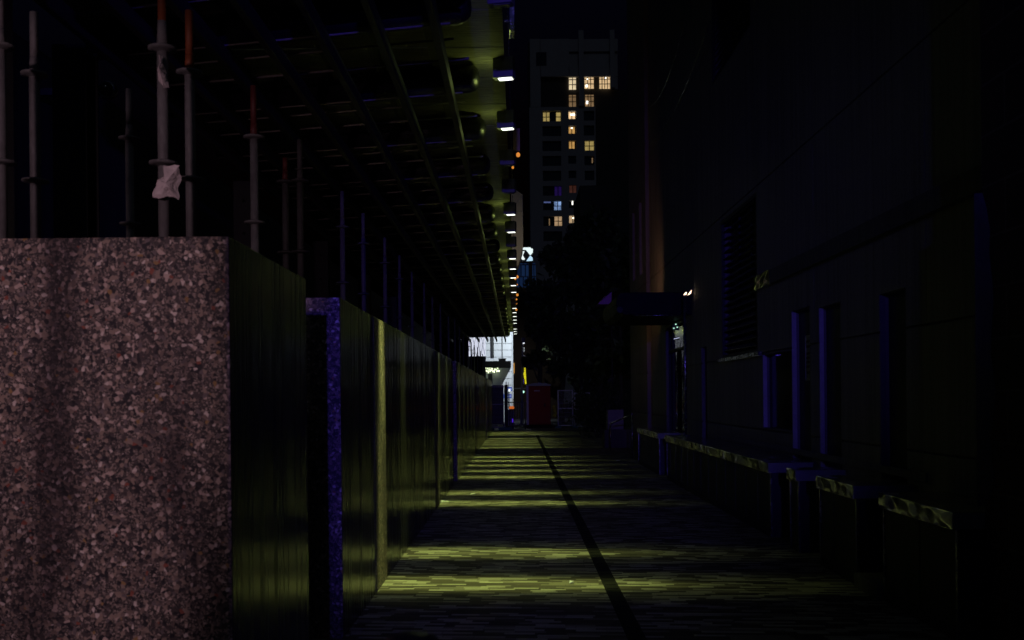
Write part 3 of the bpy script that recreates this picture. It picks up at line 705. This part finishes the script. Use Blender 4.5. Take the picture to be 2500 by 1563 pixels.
MB().box(hx+.0,hx+.1,-.06,.06,ph.z-.02,ph.z+.018).build('lens', glow('lamp_head', (.85,.9,1.0), 1.5), lp)
yb = thing('yellow_banner', 'tall thin glowing yellow banner sign left of the trees', 'lit sign', at(1282.5, 918, 56))
pts = [(1279.5,897),(1283,898),(1284,915),(1285.3,937),(1282,938),(1280.5,925),(1277.5,913),(1279.5,908)]
q0 = yb.location
mb = MB(); mb.prism([at(px,py,56)-q0 for px,py in pts], (0,.05,0)); mb.build('panel', glow('yellow_light', (.95,.85,.02), .9, .5, 12), yb)
MB().tube((.06,.07,-q0.z),(.06,.07,.45), .02, n=8).build('pole', m_steel, yb)
# warning lights far down the street
for px, py, c, k_, lab in ((1243,953,(.9,1,1),1.5,'small round white lamp globe at the far shop corner'),(1277,957,(.5,1.0,.8),1.6,'tiny green white traffic light behind the barrier')):
    o = thing('far_lamp', lab, 'lamp', at(px,py,57.5)); MB().lathe([(.02,-.07),(.07,-.03),(.07,.03),(.02,.07)], n=12).build('globe', glow('far_globe', c, k_), o); MB().tube((0,0,-.07),(0,0,-o.location.z),.02,n=8).build('post', m_steel, o)

# ------------------------------------------------------------------ corner building wing, logo sign, further blocks
DC = 72.0
cw = thing('corner_building', 'tall pale corner facade lit from below beside the canopy edge', 'building', at(1262, 560, DC))
q0 = cw.location
pts = [(1248,466),(1257.8,463.3),(1276,476.5),(1276.5,606),(1266,643),(1262,651),(1258,640),(1248,640)]
MB().prism([at(px,py,DC)-q0 for px,py in pts], (0,3,0)).build('facade', M('pale_cladding', (.42,.38,.31), .7, 0, .15, .8), cw)
tr = MB()
for a, b in (((1275,478),(1258,505)),((1258,518),(1276,518)),((1275.6,477),(1276.2,606)),((1276,606),(1264,648)),((1258,463.5),(1275.5,476.5))):
    tr.tube(at(*a,DC-.03)-q0, at(*b,DC-.03)-q0, .022, n=6)
tr.build('trim', M('pale_trim', (.6,.58,.52), .5), cw)
MB().box(-2.5, -.3, .05, 2.9, -q0.z, -2).build('lower_wall', m_concd, cw)
spot('corner_uplight', q0 + Vector((1.6,-6,-4.5)), q0 + Vector((.1,0,-1.4)), 260, (1.0,.86,.62), 60, 1.0, .1)
DS = 80.0
lg = thing('logo_sign', 'brilliant white lit logo of angular shapes high above the trees', 'lit sign', at(1284, 621, DS))
q0 = lg.location; L_ = lambda X, Y: at(1245 + X/21.6, 590 + Y/21.6, DS) - q0
shapes = [([(700,320),(1080,310),(1110,370),(1190,380),(1212,420),(1203,580),(1085,718),(1050,705),(840,440),(670,430)], glow('logo_white', (.85,1.0,1.0), 1.0)),
          ([(1070,735),(1190,850),(1202,1010),(860,1035)], glow('logo_pale_blue', (.55,.80,1.0), .9)),
          ([(640,510),(770,515),(680,740),(790,930),(770,960),(650,965),(590,870),(520,790)], glow('logo_white_low', (.9,1.0,1.0), 1.0))]
for pts, m_ in shapes: MB().prism([L_(*p)+Vector((0,-.06,0)) for p in pts], (0,.05,0)).build('emblem', m_, lg)
MB().prism([L_(*p) for p in ((480,280),(1240,280),(1240,1070),(480,1070))], (0,.3,0)).build('backing', m_black, lg)
MB().box(.2,.5,.31,.6,-q0.z,-.5).build('support', m_steel, lg)
gb = thing('glass_building', 'dim blue glass block below the lit logo', 'building', at(1283, 705, 120))
q0 = gb.location
mg = NT('blue_windows'); bz = mg.n('TexBrick', i={'Scale': 1.0,'Brick Width':.5,'Row Height':1.4,'Mortar Size':.06,'Color1':(.012,.035,.11,1),'Color2':(.006,.016,.055,1),'Mortar':(.001,.001,.002,1)})
sx = mg.n('SeparateXYZ'); mg.L(mg.coords(), sx.inputs[0]); cb = mg.n('CombineXYZ'); mg.L(sx.outputs[0], cb.inputs[0]); mg.L(sx.outputs[2], cb.inputs[1]); mg.L(cb.outputs[0], bz.inputs['Vector'])
mg.b.inputs['Base Color'].default_value = (.01,.015,.03,1); mg.L(bz.outputs['Color'], mg.b.inputs['Emission Color']); mg.b.inputs['Emission Strength'].default_value = .45
MB().box(-1.0, 1.2, 0, 6, -2.2, 3.0).build('glazing', mg.m, gb); MB().box(-1.1, 1.3, .05, 6.1, -q0.z, -2.21).build('base', m_towerd, gb)
for px, py, c, lab in ((1273,720,(.35,.55,1.0),'dim blue lit sign below the glass block'),(1284,719,(.8,1.0,.6),'tiny greenish light beside the dim blue sign')):
    o = thing('distant_light', lab, 'light', at(px,py,112)); MB().box(-.1,.1,0,.05,-.12,.12).build('panel', glow('distant_glow', c, .5), o); MB().box(-.03,.03,.06,.1,-o.location.z,.0).build('post', m_steel, o)
gr = thing('balcony_grid', 'warm lit grid of balcony railings low between canopy and trees', 'building', at(1278, 752, 95))
q0 = gr.location; t = MB(); mgr = M('balcony_paint', (.55,.45,.28), .6)
for z in (.55, .18, -.48): t.box(-.55, .7, 0, .1, z-.04, z+.04)
for k in range(5): t.box(-.55+.3*k, -.48+.3*k, -.02, -.001, -.44, .5)
t.build('railing', mgr, gr); MB().box(-.7,.9,.6,5,-q0.z,1.2).build('wall', M('balcony_wall', (.10,.075,.05), .8), gr)
spot('balcony_light', q0+Vector((.3,-2.5,1.2)), q0, 22, (1.0,.75,.4), 90, 1, .05)

# ------------------------------------------------------------------ apartment tower with lit windows
DT = 200.0
tw = thing('apartment_tower', 'tall pale apartment tower with scattered warm lit windows', 'tower', (at(1400,500,DT).x, DT, 0))
ox = tw.location.x
T = lambda X, Y: at(1280 + X/3.025, 60 + Y/3.025, DT)
def trect(x0, x1, y0, y1):
    a, b = T(x0, y1), T(x1, y0); return a.x-ox, b.x-ox, a.z, b.z
X0, X1, Z0, Z1 = trect(45, 520, 100, 1500)
facade = MB()
pairs = [(135,272,750,825),(135,272,860,935),(135,272,970,1045),(138,272,1080,1155),(138,276,1192,1265),(140,276,1303,1372),(142,280,1415,1488),(142,280,1527,1600)]
mids = [(328,383,637,698),(328,383,748,806),(328,383,857,917),(326,383,970,1028),(328,383,1080,1135),(332,385,1185,1243),(330,386,1300,1356),(332,386,1408,1466)]
rights = [(440,516,637,710),(440,516,745,820),(445,516,857,930),(445,516,970,1040),(447,516,1080,1150),(447,516,1190,1260),(450,516,1300,1370)]
rects = [(135,272,637,715)] + pairs + mids + rights
holes = [trect(*r) for r in rects]
top_z = T(300,608).z
xs_ = sorted({X0, X1, *[q for h in holes for q in h[:2]]}); zs_ = sorted({0.0, top_z, *[q for h in holes for q in h[2:]]})
for a, b in zip(xs_, xs_[1:]):
    for c, d in zip(zs_, zs_[1:]):
        if b-a < 1e-3 or d-c < 1e-3: continue
        if any(h[0]-1e-6 < (a+b)/2 < h[1] and h[2]-1e-6 < (c+d)/2 < h[3] for h in holes): continue
        facade.box(a, b, 0, .6, c, d)
for (x0, x1, y0, y1) in ((45,118,105,608),(118,330,105,385),(330,690,105,200),(330,690,300,385),(330,690,200,300),(640,690,385,478)):
    a, b, c, d = trect(x0, x1, y0, y1); facade.box(a+.001, b-.001, .02 if y0 != 200 else .5, .6, c+.001, d-.001)
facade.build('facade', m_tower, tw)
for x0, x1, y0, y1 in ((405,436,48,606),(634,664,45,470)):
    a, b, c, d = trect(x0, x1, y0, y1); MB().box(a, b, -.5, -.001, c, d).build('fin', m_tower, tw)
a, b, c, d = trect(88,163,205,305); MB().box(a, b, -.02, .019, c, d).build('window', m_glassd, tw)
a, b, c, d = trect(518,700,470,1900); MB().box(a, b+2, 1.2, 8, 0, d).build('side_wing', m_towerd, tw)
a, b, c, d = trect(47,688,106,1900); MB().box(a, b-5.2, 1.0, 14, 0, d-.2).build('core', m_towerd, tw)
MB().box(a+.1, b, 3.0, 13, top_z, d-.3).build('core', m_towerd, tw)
def mw(name, col, k, v=.35): return glow(name, col, k, v, .9)
warm, warm2, amber, dim, yel = mw('window_warm', (1.0,.68,.36), .85), mw('window_cream', (1.0,.80,.50), .85), mw('window_amber', (1.0,.55,.16), .55), mw('window_dim', (1.0,.62,.30), .22), mw('window_yellow', (1.0,.75,.25), .38)
purp, blu, redw, wht = mw('window_purple', (.15,.05,.7), .07), mw('window_blue', (.35,.55,1.0), .75, .7), mw('window_red', (.9,.3,.2), .05), glow('window_lamp', (1.0,.97,.85), 2.5)
def win(x0, x1, y0, y1, m_, v=1, h=1, dep=.62):
    a, b, c, d = trect(x0, x1, y0, y1)
    o = MB().box(a, b, dep, dep+.05, c, d).build('window', m_, tw)
    f = MB(); t = .075
    for k in range(1, v+1): x = a + (b-a)*k/(v+1); f.box(x-t, x+t, dep-.1, dep-.02, c, d)
    zs2 = [c+(d-c)*.82] if h == 9 else [c + (d-c)*k/(h+1) for k in range(1, h+1)]
    if h == 9: zs2.append(c+(d-c)*.4)
    for z in zs2: f.box(a, b, dep-.13, dep-.101, z-t, z+t)
    if v or h: f.build('muntins', m_drain, o)
    return o
win(332,382,386,474,warm2,1,9); win(447,514,384,467,warm,2,9); win(557,634,382,468,warm,3,9)
win(332,382,514,600,dim,1,9); win(452,514,512,600,dim,2,9)
win(140,186,644,714,yel,1,1); win(237,268,644,712,yel,0,1)
win(328,376,640,696,warm,1,0); win(330,374,752,804,amber,1,0); win(332,372,860,915,amber,1,0); win(450,514,858,928,yel,1,1)
win(226,274,1193,1264,purp,1,0); win(335,384,1186,1243,redw,1,0); win(222,272,1304,1371,blu,1,1); win(145,196,1304,1314,mw('window_bluestrip', (.3,.4,1.0), .3),0,0)
win(353,361,1300,1327,wht,0,0); win(225,278,1415,1484,mw('window_tan', (1.0,.66,.36), .42),1,1); win(333,385,1410,1465,mw('window_tan2', (1.0,.70,.40), .55),1,0)
win(183,189,1430,1480,dim,0,0); win(500,508,980,1018,dim,0,0)
for x0,x1,y0,y1 in ((342,374,655,667),(345,358,757,765),(355,384,1423,1430),(462,472,395,402),(458,472,560,582),(455,470,440,458),(598,606,386,396)):
    a,b,c,d = trect(x0,x1,y0,y1); MB().box(a,b,.40,.45,c,d).build('ceiling_lamp', wht, tw)
for r in pairs + mids + rights + [(135,272,637,715)]:
    a,b,c,d = trect(*r); MB().box(a+.002,b-.002,.70,.72,c+.002,d-.002).build('dark_window', m_glassd, tw)

# ------------------------------------------------------------------ trees, shrubs, planter
def tree(px, py_top, d, width, label, n=3600, leaf=.26, lean=0, zlow=1.6):
    p = at(px, py_top, d); H = p.z; o = thing('tree', label, 'tree', (p.x, d, 0), 'trees at the end of the alley')
    rg = random.Random(int(px)); t = MB(); cur = Vector((0,0,0)); r = .17
    for k in range(6):
        nx = Vector((lean*k*.15 + rg.uniform(-.12,.12), rg.uniform(-.12,.12), (k+1)*H*.12)); t.tube(cur, nx, r, r*.82, 9, k == 0); cur = nx; r *= .82
    lobes = []
    for k in range(16):
        z = rg.uniform(zlow+.5, H-.9); f = 1 - abs((z-H*.52)/(H*.55))**1.8
        a = rg.uniform(0, 6.28); q = rg.uniform(.2,1)*width*.5*max(.25,f)
        c = Vector((math.cos(a)*q, math.sin(a)*q*.8, z)); lobes.append((c, rg.uniform(.7,1.25)*width*.22))
        t.tube(Vector((0,0,min(z*.7, H*.6))), c, .05, .015, 6, False)
    lobes.append((Vector((0,0,H-.9)), .9))
    t.build('trunk', m_bark, o)
    cr = MB()
    for k in range(n):
        c, rr = lobes[k % len(lobes)]
        v = Vector((rg.gauss(0,1), rg.gauss(0,1), rg.gauss(0,.8))).normalized()*rr*rg.uniform(.3,1.12)**.6
        q = c+v; s_ = leaf*rg.uniform(.5,1.1)
        a = Vector((rg.gauss(0,1),rg.gauss(0,1),rg.gauss(0,1))).normalized(); b = a.cross(Vector((rg.gauss(0,1),rg.gauss(0,1),rg.gauss(0,1)))).normalized()
        cr.quad((q-a*s_, q+b*s_*.45, q+a*s_, q-b*s_*.45))
    cr.build('crown', m_leaf, o)
tree(1312, 668, 53, 2.0, 'narrow dark tree nearest the canopy, below the lit logo', 2400, zlow=2.8)
tree(1368, 585, 56, 3.1, 'dark leafy tree rising behind the portable toilet', 3600, zlow=2.4)
tree(1412, 545, 62, 4.2, 'tall dark tree in front of the apartment tower', 3600)
tree(1462, 505, 54, 5.0, 'tallest dark tree, beside the concrete building', 4200)
tree(1512, 600, 46, 3.4, 'dark tree tucked behind the corner of the concrete building', 2600)
def shrub(px, d, h, wdt, label, n=900):
    p = at(px, 1000, d); o = thing('shrub', label, 'shrub', (p.x, d, 0), 'shrubs by the mesh fence'); rg = random.Random(int(px*3)); cr = MB(); st = MB()
    for k in range(7): st.tube((rg.uniform(-.1,.1),0,0), (rg.uniform(-wdt,wdt)*.4, rg.uniform(-.3,.3), h*rg.uniform(.5,.85)), .015, .006, 5, False)
    for k in range(n):
        q = Vector((rg.gauss(0,wdt*.22), rg.gauss(0,wdt*.2), abs(rg.gauss(h*.5,h*.22)))); q.z = min(q.z, h)
        s_ = rg.uniform(.05,.11); a = Vector((rg.gauss(0,1),rg.gauss(0,1),rg.gauss(0,1))).normalized(); b = a.cross(Vector((0,.3,1))).normalized(); cr.quad((q-a*s_, q+b*s_*.5, q+a*s_, q-b*s_*.5))
    st.build('stems', m_bark, o); cr.build('foliage', m_leaf, o)
shrub(1432, 44, 1.9, 1.5, 'dark shrub right of the last mesh fence panel')
shrub(1460, 38, 1.7, 1.6, 'dark shrub between the mesh fence and the planter')
pl = thing('planter', 'square grey planter box standing before the concrete building corner', 'planter', (at(1501,1000,31).x, 31, 0))
mb = MB(); mb.prism([(-.24,-.24,.55),(.24,-.24,.55),(.24,.24,.55),(-.24,.24,.55)], (0,0,.6)); mb.build('box', M('planter_grey', (.16,.16,.18), .6), pl, bevel=.01)
MB().box(-.2,.2,-.2,.2,1.151,1.16).build('soil', m_drain, pl)
lf = MB()
for k in range(260):
    q = Vector((rnd.gauss(0,.13), rnd.gauss(0,.13), 1.2+abs(rnd.gauss(0,.22)))); s_ = rnd.uniform(.05,.1); a = Vector((rnd.gauss(0,.6),rnd.gauss(0,.6),1)).normalized(); b = a.cross(Vector((rnd.gauss(0,1),rnd.gauss(0,1),.1))).normalized(); lf.quad((q-a*s_,q+b*s_*.35,q+a*s_,q-b*s_*.35))
lf.build('leaves', m_leaf, pl)
MB().box(-.35,.5,-.35,.35,.005,.549).build('plinth', m_concd, pl)
tag(MB().path([at(1490,1035,29), at(1520,1022,27), at(1543,1012,25.2)], .02, 8).tube(at(1490,1035,29), (at(1490,1035,29).x,29,0), .018).tube(at(1543,1012,25.2), (at(1543,1012,25.2).x,25.2,0), .018).build('handrail', m_trim), 'thin sloping steel handrail by the planter', 'handrail')
pa = thing('purple_awning', 'small purple lit gabled awning beyond the dark box awning', 'awning', at(1478, 743, 33))
mb = MB(); mb.prism([(-.27,0,0),(.20,0,0),(.20,0,.40),(.0,0,.22)], (0,1.0,0)); mb.build('fabric', M('purple_fabric', (.22,.10,.42), .7, 0, .4, 7), pa)
MB().tube((.2,.05,0),(.2,.05,-pa.location.z),.02,n=8).build('post', m_steel, pa)
MB().tube((-.27,-.02,.0),(.22,-.02,.47),.012,n=6).build('rib', m_trim, pa)
spot('purple_light', pa.location + Vector((-.3,-3,.4)), pa.location + Vector((0,0,.1)), 9, (.55,.25,1.0), 60, 1, .05)
# far skyline right, behind the trees
fb_ = thing('far_building', 'black unlit building mass behind the trees on the right', 'building', (at(1490,900,90).x, 90, 0))
MB().box(-2.5, 12, 0, 10, 0, 20).build('wall', m_towerd, fb_)
for k in range(5): MB().box(-2, 11, -.05, -.002, 3+3.2*k, 4.4+3.2*k).build('window_band', m_glassd, fb_)
